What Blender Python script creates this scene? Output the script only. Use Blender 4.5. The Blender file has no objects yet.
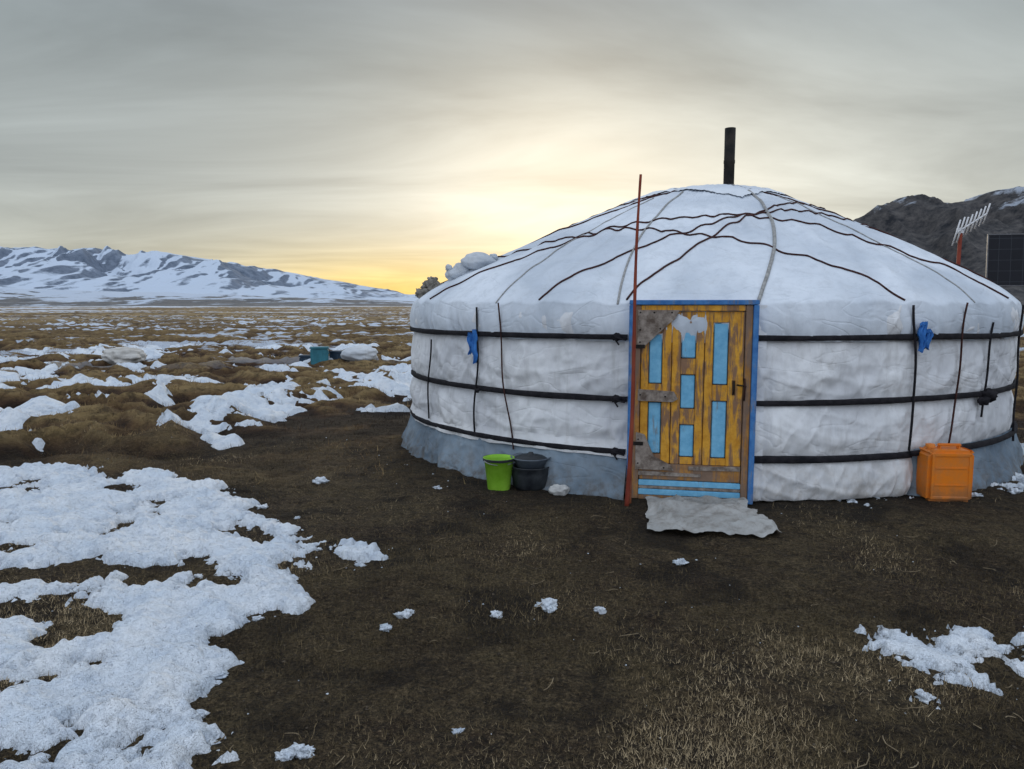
import bpy, bmesh, math, random
import numpy as np
from mathutils import Vector, Matrix
random.seed(4); rng=np.random.default_rng(7)
sc=bpy.context.scene
sc.view_settings.view_transform='Standard'; sc.view_settings.look='None'; sc.view_settings.exposure=0

# ---------------------------------------------------------------- noise
def _h(i,j,s):
    n=(i.astype(np.int64)*374761393+j.astype(np.int64)*668265263+s*982451653)&0xffffffff
    n=((n^(n>>13))*1274126177)&0xffffffff
    n=n^(n>>16)
    return (n&0xffff)/65535.0
def vn(x,y,s=0):
    x=np.asarray(x,float);y=np.asarray(y,float)
    i=np.floor(x);j=np.floor(y);u=x-i;v=y-j
    u=u*u*u*(u*(u*6-15)+10);v=v*v*v*(v*(v*6-15)+10)
    i=i.astype(np.int64);j=j.astype(np.int64)
    return (_h(i,j,s)*(1-u)+_h(i+1,j,s)*u)*(1-v)+(_h(i,j+1,s)*(1-u)+_h(i+1,j+1,s)*u)*v
def fbm(x,y,o=4,s=0,g=.5):
    x=np.asarray(x,float);y=np.asarray(y,float)
    t=0;a=1;n=0
    for k in range(o):
        c,sn=math.cos(k*.9),math.sin(k*.9)
        t=t+a*vn((x*c-y*sn)*2**k+k*17.3,(x*sn+y*c)*2**k-k*9.1,s+k);n+=a;a*=g
    return t/n
def ss(a,b,x):
    t=np.clip((np.asarray(x,float)-a)/(b-a),0,1);return t*t*(3-2*t)

# ---------------------------------------------------------------- mesh helpers
def mesh_np(name,V,F,mat=None,smooth=True,parent=None):
    V=np.asarray(V,float).reshape(-1,3);F=np.asarray(F,np.int32);k=F.shape[1]
    me=bpy.data.meshes.new(name)
    me.vertices.add(len(V));me.vertices.foreach_set('co',V.ravel())
    me.loops.add(F.size);me.loops.foreach_set('vertex_index',F.ravel())
    me.polygons.add(len(F));me.polygons.foreach_set('loop_start',np.arange(0,F.size,k,dtype=np.int32))
    if smooth: me.polygons.foreach_set('use_smooth',np.ones(len(F),bool))
    me.update(calc_edges=True);me.validate()
    ob=bpy.data.objects.new(name,me);sc.collection.objects.link(ob)
    if mat: me.materials.append(mat)
    if parent: ob.parent=parent
    return ob
def grid(name,P,mat=None,mask=None,smooth=True,parent=None,flip=False):
    n,m=P.shape[:2]
    id=np.arange(n*m).reshape(n,m)
    F=np.stack([id[:-1,:-1],id[:-1,1:],id[1:,1:],id[1:,:-1]],-1).reshape(-1,4)
    if flip:F=F[:,::-1]
    if mask is not None:
        F=F[mask.reshape(-1)]
        used=np.unique(F);rm=np.zeros(n*m,int);rm[used]=np.arange(len(used))
        return mesh_np(name,P.reshape(-1,3)[used],rm[F],mat,smooth,parent)
    return mesh_np(name,P.reshape(-1,3),F,mat,smooth,parent)
def empty(name,loc=(0,0,0),rz=0):
    e=bpy.data.objects.new(name,None);sc.collection.objects.link(e)
    e.location=loc;e.rotation_euler=(0,0,rz);e.empty_display_size=.2
    return e
def from_bm(name,bm,mat,parent=None,smooth=False):
    me=bpy.data.meshes.new(name);bm.to_mesh(me);bm.free()
    ob=bpy.data.objects.new(name,me);sc.collection.objects.link(ob)
    if mat: me.materials.append(mat)
    if smooth:
        for p in me.polygons:p.use_smooth=True
    if parent:ob.parent=parent
    return ob
def box(name,lo,hi,mat,parent=None,bev=.004,rot=None,loc=None):
    bm=bmesh.new();bmesh.ops.create_cube(bm,size=1)
    lo=Vector(lo);hi=Vector(hi)
    for v in bm.verts:
        v.co=Vector(((lo[i]+hi[i])/2+v.co[i]*(hi[i]-lo[i]) for i in range(3)))
    if bev>0: bmesh.ops.bevel(bm,geom=bm.edges[:],offset=bev,segments=2,affect='EDGES')
    ob=from_bm(name,bm,mat,parent)
    if loc:ob.location=loc
    if rot:ob.rotation_euler=rot
    return ob
def prism(name,pts,y0,y1,mat,parent=None):
    bm=bmesh.new()
    a=[bm.verts.new((p[0],y0,p[1])) for p in pts];b=[bm.verts.new((p[0],y1,p[1])) for p in pts]
    bm.faces.new(a);bm.faces.new(b[::-1]);n=len(pts)
    for i in range(n):bm.faces.new((a[i],b[i],b[(i+1)%n],a[(i+1)%n]))
    bmesh.ops.recalc_face_normals(bm,faces=bm.faces[:])
    return from_bm(name,bm,mat,parent)
def tube(name,pts,r,mat,parent=None,seg=8,closed=False):
    pts=np.asarray(pts,float);n=len(pts)
    r=np.broadcast_to(np.asarray(r,float),(n,))
    T=np.gradient(pts,axis=0);T/=np.linalg.norm(T,axis=1)[:,None]+1e-9
    if np.abs(T[:,2]).mean()>.6: up=np.tile([[1.,0,0]],(n,1))
    else: up=np.tile([[0,0,1.]],(n,1))
    A=np.cross(T,up);A/=np.linalg.norm(A,axis=1)[:,None]+1e-9;B=np.cross(T,A)
    an=np.linspace(0,2*np.pi,seg+1)
    P=pts[:,None,:]+r[:,None,None]*(np.cos(an)[None,:,None]*A[:,None,:]+np.sin(an)[None,:,None]*B[:,None,:])
    c0=np.tile(pts[:1,None,:],(1,seg+1,1));c1=np.tile(pts[-1:,None,:],(1,seg+1,1))
    return grid(name,np.concatenate([c0,P,c1],0),mat,parent=parent)
def lathe(name,prof,mat,parent=None,seg=32,loc=(0,0,0)):
    pr=np.asarray(prof,float);an=np.linspace(0,2*np.pi,seg+1)
    P=np.stack([pr[:,0:1]*np.cos(an),pr[:,0:1]*np.sin(an),np.repeat(pr[:,1:2],seg+1,1)],-1)
    ob=grid(name,P,mat,parent=parent,flip=True);ob.location=loc;return ob
def lump(name,loc,size,mat,amp=.2,fr=2.,seed=0,parent=None,seg=40,flat=0.):
    u=np.linspace(0,np.pi,seg);v=np.linspace(0,2*np.pi,2*seg+1)
    U,Vv=np.meshgrid(u,v,indexing='ij')
    D=np.stack([np.sin(U)*np.cos(Vv),np.sin(U)*np.sin(Vv),np.cos(U)],-1)
    q=D*fr+10
    nz=(fbm(q[...,0]+q[...,2]*.7,q[...,1]+seed,4,seed)+fbm(q[...,2]*1.3,q[...,0]-q[...,1]*.6,4,seed+9)) -1
    P=D*(1+amp*2*nz)[...,None]*np.array(size)
    P[...,2]=np.maximum(P[...,2],-size[2]*(1-flat))
    P=P+np.array(loc)
    return grid(name,P,mat,parent=parent,flip=True)

# ---------------------------------------------------------------- material helpers
def newmat(name,rough=.8,metal=0.):
    m=bpy.data.materials.new(name);m.use_nodes=True
    nt=m.node_tree;b=nt.nodes['Principled BSDF']
    b.inputs['Roughness'].default_value=rough;b.inputs['Metallic'].default_value=metal
    b.inputs['Specular IOR Level'].default_value=.25
    return m,nt,b
def N(nt,t,**k):
    n=nt.nodes.new(t)
    for a,v in k.items():setattr(n,a,v)
    return n
def coords(nt,scale=(1,1,1),kind='Object'):
    tc=N(nt,'ShaderNodeTexCoord');mp=N(nt,'ShaderNodeMapping');mp.inputs['Scale'].default_value=scale
    nt.links.new(tc.outputs[kind],mp.inputs[0]);return mp.outputs[0]
def noise(nt,vec,sc_=5,det=5,rough=.6,dist=0):
    n=N(nt,'ShaderNodeTexNoise');n.inputs['Scale'].default_value=sc_;n.inputs['Detail'].default_value=det
    n.inputs['Roughness'].default_value=rough;n.inputs['Distortion'].default_value=dist
    nt.links.new(vec,n.inputs['Vector']);return n.outputs[0]
def ramp(nt,fac,st):
    r=N(nt,'ShaderNodeValToRGB');cr=r.color_ramp
    while len(cr.elements)<len(st):cr.elements.new(.5)
    for e,(p,c) in zip(cr.elements,st):
        e.position=p
        e.color=(c,c,c,1) if not hasattr(c,'__len__') else (*c,1)
    nt.links.new(fac,r.inputs[0]);return r.outputs[0]
def mix(nt,f,a,b,mode='MIX'):
    m=N(nt,'ShaderNodeMix',data_type='RGBA',blend_type=mode)
    for s,v in ((m.inputs[0],f),(m.inputs[6],a),(m.inputs[7],b)):
        if isinstance(v,(int,float)): s.default_value=v
        elif isinstance(v,tuple): s.default_value=(*v,1)
        else: nt.links.new(v,s)
    return m.outputs[2]
def mth(nt,op,a,b=None,c=None,clamp=False):
    m=N(nt,'ShaderNodeMath',operation=op);m.use_clamp=clamp
    for i,v in enumerate((a,b,c)):
        if v is None:continue
        if isinstance(v,(int,float)):m.inputs[i].default_value=v
        else:nt.links.new(v,m.inputs[i])
    return m.outputs[0]
def mrange(nt,v,a,b,c=0,d=1):
    m=N(nt,'ShaderNodeMapRange');m.inputs[1].default_value=a;m.inputs[2].default_value=b
    m.inputs[3].default_value=c;m.inputs[4].default_value=d;nt.links.new(v,m.inputs[0]);return m.outputs[0]
def bump(nt,b,h,st=.4,d=.01,prev=None):
    n=N(nt,'ShaderNodeBump');n.inputs['Strength'].default_value=st;n.inputs['Distance'].default_value=d
    nt.links.new(h,n.inputs['Height'])
    if prev is not None:nt.links.new(prev,n.inputs['Normal'])
    nt.links.new(n.outputs[0],b.inputs['Normal']);return n.outputs[0]
def simple(name,c1,c2,scale=6,rough=.7,metal=0,bst=.25,bd=.004,lo=.35,hi=.65,stretch=(1,1,1)):
    m,nt,b=newmat(name,rough,metal);v=coords(nt,stretch)
    f=noise(nt,v,scale,4,.65);nt.links.new(ramp(nt,f,[(lo,c1),(hi,c2)]),b.inputs['Base Color'])
    bump(nt,b,noise(nt,v,scale*6,2),bst,bd);return m

def canvas_mat(name,c_lo,c_hi,dirt=(.30,.25,.19),dirt_z=.5,dirtamt=.55,bd=.016,streak=.34,stain=.35):
    m,nt,b=newmat(name,.85)
    v=coords(nt)
    big=noise(nt,v,1.0,3,.5,.4);fine=noise(nt,v,9,5,.7)
    col=mix(nt,ramp(nt,big,[(.36,0.),(.62,1.)]),c_lo,c_hi)
    col=mix(nt,ramp(nt,fine,[(.35,0.25),(.52,0.)]),col,tuple(c*.75 for c in c_lo))
    vs=coords(nt,(7,7,.5));st=noise(nt,vs,1.6,4,.65)
    col=mix(nt,ramp(nt,st,[(.52,0.),(.72,streak)]),col,(.38,.37,.36))
    sp=N(nt,'ShaderNodeSeparateXYZ');nt.links.new(v,sp.inputs[0])
    zf=mrange(nt,sp.outputs[2],0,dirt_z,1,0)
    mm=mth(nt,'MULTIPLY',zf,ramp(nt,fine,[(.36,0.),(.62,1.)]))
    col=mix(nt,mth(nt,'MULTIPLY',mm,dirtamt),col,dirt)
    sn=noise(nt,v,3.4,6,.75,.8)
    col=mix(nt,ramp(nt,sn,[(.60,0.),(.70,stain)]),col,(.33,.31,.28))
    nt.links.new(col,b.inputs['Base Color'])
    w1=noise(nt,coords(nt,(1,1,.55)),5.5,4,.5,.8);w2=noise(nt,v,42,2,.6)
    w3=noise(nt,coords(nt,(.8,.8,1.9)),1.7,2,.4,1.5)
    cre=ramp(nt,mth(nt,'ABSOLUTE',mth(nt,'SUBTRACT',w3,.5)),[(0.,0.),(.035,1.)])
    p=bump(nt,b,w1,.7,bd*1.3);p=bump(nt,b,cre,.35,.008,p);bump(nt,b,w2,.3,.002,p)
    return m

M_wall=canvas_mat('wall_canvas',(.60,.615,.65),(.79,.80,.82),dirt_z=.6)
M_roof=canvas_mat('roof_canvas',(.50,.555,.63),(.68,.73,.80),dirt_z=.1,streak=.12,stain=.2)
M_skirt=canvas_mat('skirt_felt',(.13,.18,.235),(.25,.32,.39),dirt=(.10,.08,.06),dirt_z=.4,dirtamt=.8,streak=.15)
M_crown=canvas_mat('crown_cloth',(.56,.61,.68),(.74,.78,.83),dirt_z=.1,streak=.1,stain=.2)
M_belt=simple('dark_webbing',(.006,.006,.009),(.022,.02,.024),20,.9)
M_rope=simple('horsehair_rope',(.026,.011,.010),(.075,.028,.024),30,.95)
M_rope_l=simple('pale_rope',(.22,.22,.22),(.38,.38,.37),30,.95)
M_bluecloth=simple('blue_silk',(.02,.11,.38),(.05,.22,.60),12,.6)
M_black=simple('sooty_metal',(.008,.008,.008),(.03,.024,.02),9,.6,.3)

# ---------------------------------------------------------------- terrain function
CX,CY,A,B=2.19,9.05,3.33,3.10
def mound_f(x,y):
    wx=x+1.1*(fbm(x*.35,y*.35,2,3)-.5);wy=y+1.1*(fbm(x*.35+9,y*.35,2,4)-.5)
    n=fbm(wx*.62+3,wy*.80,3,5,.5)
    return 1-np.clip(np.abs(2*n-1)*2.3,0,1)
def hum_fade(x,y):
    e=np.hypot((x-CX)/4.5,(y-CY)/4.0)
    return ss(1.0,1.5,e)*ss(5.8,10.0,y-x*.18)
def ground_h(x,y):
    x=np.asarray(x,float);y=np.asarray(y,float)
    r=np.hypot(x,y);fade=hum_fade(x,y)
    h=.33*fade*(mound_f(x,y)-.45)*(1-ss(60,300,r)*.4)
    h=h+.15*fade*(fbm(x*2.0,y*2.3,3,8)-.5)
    h=h+.022*(fbm(x*3.3,y*3.3,3,11)-.5)*2+.012*(fbm(x*14,y*14,2,13)-.5)*2*(1-ss(8,16,r))
    h=h+1.2*ss(80,400,r)*(fbm(x*.01,y*.01,3,21)-.6)
    return h

# ---------------------------------------------------------------- ground material
m,nt,b=newmat('steppe_ground',.95)
geo=N(nt,'ShaderNodeNewGeometry');pos=geo.outputs['Position']
ln=N(nt,'ShaderNodeVectorMath',operation='LENGTH');nt.links.new(pos,ln.inputs[0]);R=ln.outputs['Value']
def sv(s):
    mp=N(nt,'ShaderNodeMapping');mp.inputs['Scale'].default_value=s;nt.links.new(pos,mp.inputs[0]);return mp.outputs[0]
n1=noise(nt,pos,.9,5,.65,.3);n2=noise(nt,pos,7,5,.75,.2);n3=noise(nt,pos,60,4,.75);n4=noise(nt,pos,22,5,.8,.6)
near=mix(nt,ramp(nt,n1,[(.38,0.),(.60,1.)]),(.046,.030,.019),(.115,.086,.045))
near=mix(nt,ramp(nt,n2,[(.38,.8),(.54,0.)]),near,(.022,.015,.010))
near=mix(nt,ramp(nt,n4,[(.50,0.),(.66,.7)]),near,(.20,.145,.08))
near=mix(nt,ramp(nt,n3,[(.40,.8),(.52,0.)]),near,(.010,.008,.006))
near=mix(nt,ramp(nt,n3,[(.58,0.),(.70,.8)]),near,(.30,.22,.13))
wet=noise(nt,pos,1.5,4,.6,.5)
near=mix(nt,ramp(nt,wet,[(.37,.8),(.48,0.)]),near,(.015,.011,.008))
# ground colour gets darker close to the tent wall
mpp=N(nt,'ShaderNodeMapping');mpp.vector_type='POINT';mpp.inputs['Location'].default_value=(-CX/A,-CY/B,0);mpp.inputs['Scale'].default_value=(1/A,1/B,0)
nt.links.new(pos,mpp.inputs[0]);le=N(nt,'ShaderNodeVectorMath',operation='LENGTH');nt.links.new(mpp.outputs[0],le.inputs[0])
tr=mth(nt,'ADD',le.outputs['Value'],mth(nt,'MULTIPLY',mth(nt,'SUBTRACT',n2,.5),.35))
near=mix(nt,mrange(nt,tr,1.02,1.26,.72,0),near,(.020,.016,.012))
at=N(nt,'ShaderNodeAttribute',attribute_name='mound');md=at.outputs['Fac']
fn2=noise(nt,pos,4.5,5,.75);fn3=noise(nt,pos,1.1,5,.7,.5)
tt=mth(nt,'ADD',md,mth(nt,'MULTIPLY',mth(nt,'SUBTRACT',fn3,.5),1.5))
far=ramp(nt,tt,[(.18,(.022,.014,.010)),(.42,(.075,.042,.025)),(.68,(.175,.110,.052)),(1.,(.34,.24,.11))])  # gold grass on tops, dark soil in hollows; also paints in hummock shading
far=mix(nt,ramp(nt,fn2,[(.36,.75),(.54,0.)]),far,(.025,.016,.011))
rr=mth(nt,'ADD',R,mth(nt,'MULTIPLY',mth(nt,'SUBTRACT',n1,.5),9.))
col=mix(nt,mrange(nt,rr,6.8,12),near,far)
vf=noise(nt,sv((.012,.045,1)),1.,5,.6,.3);vf2=noise(nt,sv((.09,.3,1)),1.,5,.65)
vfar=mix(nt,ramp(nt,vf,[(.35,0.),(.62,1.)]),(.15,.10,.054),(.36,.26,.12))
vfar=mix(nt,ramp(nt,vf2,[(.40,.8),(.55,0.)]),vfar,(.05,.032,.021))
col=mix(nt,mrange(nt,R,25,90),col,vfar)
s1=noise(nt,sv((.11,.34,1)),1.,6,.68,.3);s2=noise(nt,sv((.006,.022,1)),1.,6,.62,.2)
k1=mth(nt,'MULTIPLY',ramp(nt,s1,[(.545,0.),(.57,1.)]),mrange(nt,R,19,26))
k1=mth(nt,'MULTIPLY',k1,mrange(nt,R,150,90))
k2=mth(nt,'MULTIPLY',ramp(nt,s2,[(.53,0.),(.58,1.)]),mrange(nt,R,90,150))
k3=mrange(nt,R,600,1000)
sk=mth(nt,'MAXIMUM',k1,mth(nt,'MAXIMUM',k2,mth(nt,'MULTIPLY',k3,ramp(nt,s2,[(.38,0.),(.48,1.)]))))
col=mix(nt,sk,col,(.62,.69,.80))
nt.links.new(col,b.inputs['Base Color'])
p=bump(nt,b,n4,1.,.045);p=bump(nt,b,n3,1.,.018,p);bump(nt,b,fn2,.9,.16,p)
M_ground=m

ang=np.radians(np.concatenate([np.linspace(-180,-62,24,endpoint=False),np.linspace(-62,62,620),np.linspace(62,180,25)[1:]]))
rad=np.concatenate([[0.01,.4,.8],np.geomspace(1.2,60,640,endpoint=False),np.geomspace(60,6000,160)])
RR,AA=np.meshgrid(rad,ang,indexing='ij')
X=RR*np.sin(AA);Y=RR*np.cos(AA)
P=np.stack([X,Y,ground_h(X,Y)],-1)
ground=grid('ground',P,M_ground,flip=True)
a_=ground.data.attributes.new('mound','FLOAT','POINT')
if len(ground.data.vertices)==X.size:
    a_.data.foreach_set('value',mound_f(X,Y).ravel().astype(np.float32))

# ---------------------------------------------------------------- snow
def sdpoly(x,y,poly):
    pts=np.array(poly,float);n=len(pts)
    d=np.full(x.shape,1e9);ins=np.zeros(x.shape,bool)
    for i in range(n):
        a=pts[i];c=pts[(i+1)%n];e=c-a
        wx=x-a[0];wy=y-a[1]
        t=np.clip((wx*e[0]+wy*e[1])/(e@e+1e-12),0,1)
        d=np.minimum(d,np.hypot(wx-e[0]*t,wy-e[1]*t))
        cond=((a[1]>y)!=(c[1]>y))
        xi=(c[0]-a[0])*(y-a[1])/(c[1]-a[1]+1e-12)+a[0]
        ins^=cond&(x<xi)
    return np.where(ins,d,-d)
NEAR=[[(-8,6.9),(-4.76,6.8),(-4.3,7.0),(-3.62,6.55),(-3.5,6.87),(-2.76,6.5),(-2.24,5.82),(-1.9,5.54),(-1.40,5.02),(-1.02,4.95),(-.92,4.6),(-1.33,4.42),(-1.59,4.4),(-1.96,4.57),(-2.28,4.5),(-2.6,4.62),(-2.8,4.4),(-3.07,4.3),(-6,4.3)],
 [(-4,4.1),(-2.9,4.05),(-2.74,4.13),(-2.42,4.22),(-2.07,4.05),(-1.95,4.17),(-1.7,4.1),(-1.5,3.95),(-1.2,3.91),(-1.18,3.74),(-1.42,3.6),(-1.5,3.42),(-1.22,3.33),(-1.1,3.16),(-1.22,3.08),(-1.25,2.94),(-1.16,2.78),(-1.08,2.55),(-1.12,2.3),(-1.25,1.9),(-4,1.9),(-4,3.5),(-2.56,3.52),(-2.43,3.6),(-2.12,3.32),(-2.0,3.42),(-2.05,3.63),(-2.4,3.8),(-2.66,3.73),(-4,3.8)],
 [(-1.75,4.36),(-1.45,4.32),(-1.35,4.12),(-1.6,4.12)]]
RIGHT=[[(1.75,3.38),(2.15,3.42),(2.46,3.45),(3.4,3.6),(3.4,3.0),(2.2,2.98),(1.9,2.98),(1.69,2.92),(1.77,3.15)],
 [(3.95,6.6),(4.6,6.75),(5.2,6.6),(4.4,6.25),(4.0,6.3)],[(2.55,6.02),(3.05,6.12),(3.2,6.0),(2.7,5.93)],[(5.2,8.0),(9,9.5),(9,7.2),(5.6,7.0)]]
MID=[[(-5.0,10.7),(-5.1,12.4),(-4.96,13.9),(-4.1,13.6),(-3.4,11.8),(-3.46,10.2),(-3.0,9.05),(-3.66,8.7),(-4.4,9.65)],
 [(-3.7,14.2),(-3.44,16.2),(-2.45,17.8),(-1.,17),(-1.2,14.8),(-1.9,13),(-2.8,12.9),(-3.57,13.4)],
 [(-14,16),(-11,15.8),(-9.8,16.2),(-9,14.2),(-8.8,12.7),(-14,12.7)],
 [(-10,11.5),(-7.7,11.1),(-7.1,11),(-6.4,11.7),(-5.9,10.7),(-6.1,9.6),(-6.35,9.1),(-10,9.2)],
 [(-8,8.9),(-6.2,8.8),(-5.4,8.9),(-5.4,8.5),(-6,8.1),(-8,8)],
 [(-6.9,12.7),(-6.4,13.4),(-5.7,12.2),(-6.3,11.6)]]
M_snow,nt,b=newmat('old_snow',.6)
v=coords(nt)
f=noise(nt,v,3,4,.6);f2=noise(nt,v,26,5,.7);f3=noise(nt,v,9,5,.7)
c=mix(nt,ramp(nt,f,[(.35,0.),(.65,1.)]),(.68,.76,.86),(.82,.86,.91))
c=mix(nt,ramp(nt,f3,[(.36,.50),(.50,0.)]),c,(.46,.54,.66))
c=mix(nt,ramp(nt,f2,[(.63,0.),(.76,.45)]),c,(.32,.28,.24))
nt.links.new(c,b.inputs['Base Color'])
p=bump(nt,b,f3,1.,.06);p=bump(nt,b,f2,.9,.024,p);bump(nt,b,noise(nt,v,110,3,.7),.6,.005,p)

def snow_mask(x,y,polys,amp,fr,cap,bias=0,g=.62):
    m=np.full(x.shape,-9.)
    for p in polys:m=np.maximum(m,sdpoly(x,y,p))
    m=np.clip(m,-9,cap)
    return m+bias+amp*(fbm(x*fr,y*fr,6,31,g)-.5)*2
def near_mask(x,y): return snow_mask(x,y,NEAR,.36,2.4,.12,-.01,.72)
def right_mask(x,y): return snow_mask(x,y,RIGHT,.46,4.6,.04,-.045,.78)
def mid_mask(x,y):
    a=snow_mask(x,y,MID,.95,1.3,.28,-.02,.70)
    bb=(fbm(x*.55+8,y*.9,6,41,.68)-.595)*3.2
    bb=np.where(y>11.0,bb-(1-ss(11,16,y))*.35,-9)
    m=np.maximum(a,bb)-hum_fade(x,y)*(mound_f(x,y)-.40)*.36
    e=np.hypot((x-CX)/3.9,(y-CY)/3.6)
    return np.where(e<1.0,-9,m)
def snow_sheet(name,x0,x1,y0,y1,st,fn,th,sc1):
    xs=np.arange(x0,x1,st);ys=np.arange(y0,y1,st)
    X,Y=np.meshgrid(xs,ys)
    mk=fn(X,Y)
    lum=fbm(X*sc1,Y*sc1,4,51,.6)
    h=np.where(mk>0,th*(1-np.exp(-np.maximum(mk,0)/(th*1.0)))*(.15+1.7*lum),np.maximum(mk*.6,-.05))
    h=h+np.where(mk>0,np.minimum(mk*5,1),0)*th*1.0*(fbm(X*sc1*2.6,Y*sc1*2.6,4,57,.65)-.45)
    P=np.stack([X,Y,ground_h(X,Y)+h-.002],-1)
    q=mk>-.06
    fm=q[:-1,:-1]|q[1:,:-1]|q[:-1,1:]|q[1:,1:]
    return grid(name,P,M_snow,mask=fm)
snow_sheet('snow_patch',-6.0,-.7,1.9,7.4,.0125,near_mask,.058,6)
snow_sheet('snow_patch',1.4,6.5,2.7,9.0,.016,right_mask,.028,9)
snow_sheet('snow_patch',-24,5,7.6,27,.045,mid_mask,.08,2.8)
ck=[(-.56,3.67,.03),(-.08,3.67,.026),(.18,3.80,.038),(.46,3.73,.026),(-.62,3.5,.026),(1.04,4.45,.028),(-.2,2.63,.014),(-1.73,6.55,.04),(-.76,2.5,.03),(-.80,2.46,.025),(-.54,3.71,.02),(.20,3.75,.025),(1.68,2.86,.03),(-.66,6.4,.03),(4.3,6.2,.04),(3.9,6.1,.03)]
rr_=random.Random(3)
for k in range(60):
    x=rr_.uniform(-2.2,-.75);y=rr_.uniform(2.5,6.2)
    if -.12<float(near_mask(np.array(x),np.array(y)))<.0: ck.append((x,y,rr_.uniform(.008,.024)))
obs=[]
for i,(x,y,s) in enumerate(ck):
    obs.append(lump('ck',(x,y,float(ground_h(x,y))+s*.3),(s*random.uniform(1,1.7),s,s*.6),M_snow,.7,2.4,i,seg=16))
def join(obs,name):
    for o in bpy.context.selected_objects:o.select_set(False)
    for o in obs:o.select_set(True)
    bpy.context.view_layer.objects.active=obs[0];bpy.ops.object.join()
    o=bpy.context.view_layer.objects.active;o.name=name;o.data.name=name;o.select_set(False);return o
join(obs,'snow_chunks')

# ---------------------------------------------------------------- grass & pebbles
def blades(name,n,ymin,ymax,tmin,tmax,hmin,hmax,wid,cols,seed,clump=0.,dens=None,mound=False):
    r=np.random.default_rng(seed)
    y=np.exp(r.uniform(np.log(ymin),np.log(ymax),n));x=y*r.uniform(tmin,tmax,n)
    if clump>0:
        k=n//clump;ci=r.integers(0,k,n);x=x[ci]+r.normal(0,.05,n)*np.sqrt(y[ci]/5);y=y[ci]+r.normal(0,.05,n)*np.sqrt(y[ci]/5)
    keep=(near_mask(x,y)<.0)&(right_mask(x,y)<.0)&(mid_mask(x,y)<.0)
    e=np.hypot((x-CX)/(A+.12),(y-CY)/(B+.12));keep&=e>1
    keep&=r.random(n)<.25+.75*ss(1.0,1.22,e)
    keep&=~((x>.9)&(x<2.05)&(y>4.9)&(y<6.2))
    if dens is not None:keep&=r.random(n)<dens(x,y)
    x=x[keep];y=y[keep];n=len(x)
    z=ground_h(x,y)-.003
    h=r.uniform(hmin,hmax,n)*(.5+r.random(n));az=r.uniform(0,2*np.pi,n);lean=r.uniform(.2,1.5,n)
    tx=x+h*np.sin(lean)*np.cos(az);ty=y+h*np.sin(lean)*np.sin(az);tz=z+h*np.cos(lean)+.004
    w=wid*(.6+.8*r.random(n))*(.6+.12*y);wa=az+r.uniform(.6,2.5,n)
    dx=np.cos(wa)*w/2;dy=np.sin(wa)*w/2
    V=np.empty((n,3,3));V[:,0]=np.stack([x-dx,y-dy,z],-1);V[:,1]=np.stack([x+dx,y+dy,z],-1);V[:,2]=np.stack([tx,ty,tz],-1)
    F=np.arange(n*3).reshape(n,3)
    m,nt,b=newmat(name+'_blades',.9)
    at=N(nt,'ShaderNodeAttribute',attribute_name='tint')
    nt.links.new(ramp(nt,at.outputs['Fac'],cols),b.inputs['Base Color'])
    me=bpy.data.meshes.new(name);me.vertices.add(n*3);me.vertices.foreach_set('co',V.ravel())
    me.loops.add(n*3);me.loops.foreach_set('vertex_index',F.ravel().astype(np.int32))
    me.polygons.add(n);me.polygons.foreach_set('loop_start',np.arange(0,n*3,3,dtype=np.int32))
    me.update(calc_edges=True)
    a=me.attributes.new('tint','FLOAT','FACE')
    if mound: tn=np.clip((mound_f(x,y)+(fbm(x*1.1,y*1.1,3,78)-.5)*1.1)*.78-.20+r.random(n)*.42,0,1)  # blade tint follows mound height, carrying the same painted shading
    else: tn=np.clip(fbm(x*1.3,y*1.3,3,77)*1.2-.32+r.random(n)*.6,0,1)
    a.data.foreach_set('value',tn.astype(np.float32))
    ob=bpy.data.objects.new(name,me);sc.collection.objects.link(ob);me.materials.append(m);return ob
cn=[(0.,(.022,.015,.009)),(.35,(.070,.050,.027)),(.60,(.12,.092,.048)),(.80,(.25,.185,.10)),(1.,(.50,.39,.24))]
blades('grass',260000,1.9,9,-.85,.85,.012,.034,.0028,cn,1,dens=lambda x,y:.25+.75*ss(.40,.58,fbm(x*1.1,y*1.1,4,70)))
cf=[(0.,(.024,.015,.010)),(.35,(.080,.047,.026)),(.7,(.21,.135,.062)),(1.,(.46,.33,.16))]
blades('dry_grass',190000,6.5,34,-.95,.95,.03,.09,.0035,cf,2,clump=9,dens=lambda x,y:(ss(6.5,11,y)*.9+.1)*(.3+.7*mound_f(x,y)),mound=True)

def pebbles(name,n,mat,smin,smax,seed):
    r=np.random.default_rng(seed)
    base=[(1,0,0),(-1,0,0),(0,1,0),(0,-1,0),(0,0,1),(0,0,-1)]
    fc=[(0,2,4),(2,1,4),(1,3,4),(3,0,4),(2,0,5),(1,2,5),(3,1,5),(0,3,5)]
    y=np.exp(r.uniform(np.log(1.9),np.log(9),n));x=y*r.uniform(-.8,.85,n)
    e=np.hypot((x-CX)/(A+.2),(y-CY)/(B+.2));k=(e>1)&(near_mask(x,y)<-.0)
    x=x[k];y=y[k];n=len(x);s=r.uniform(smin,smax,n)*(.6+.1*y)
    B0=np.array(base,float)[None]*s[:,None,None]*r.uniform(.5,1.3,(n,6,3))+r.normal(0,.2,(n,6,3))*s[:,None,None]
    B0[...,2]*=.6
    V=B0+np.stack([x,y,ground_h(x,y)+s*.15],-1)[:,None,:]
    F=(np.array(fc)[None]+(np.arange(n)*6)[:,None,None]).reshape(-1,3)
    return mesh_np(name,V,F,mat,smooth=False)
pebbles('pebbles',1400,simple('soil_crumbs',(.02,.015,.010),(.11,.085,.06),8),.004,.012,5)
pebbles('snow_crumbs',160,M_snow,.003,.008,6)
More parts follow.
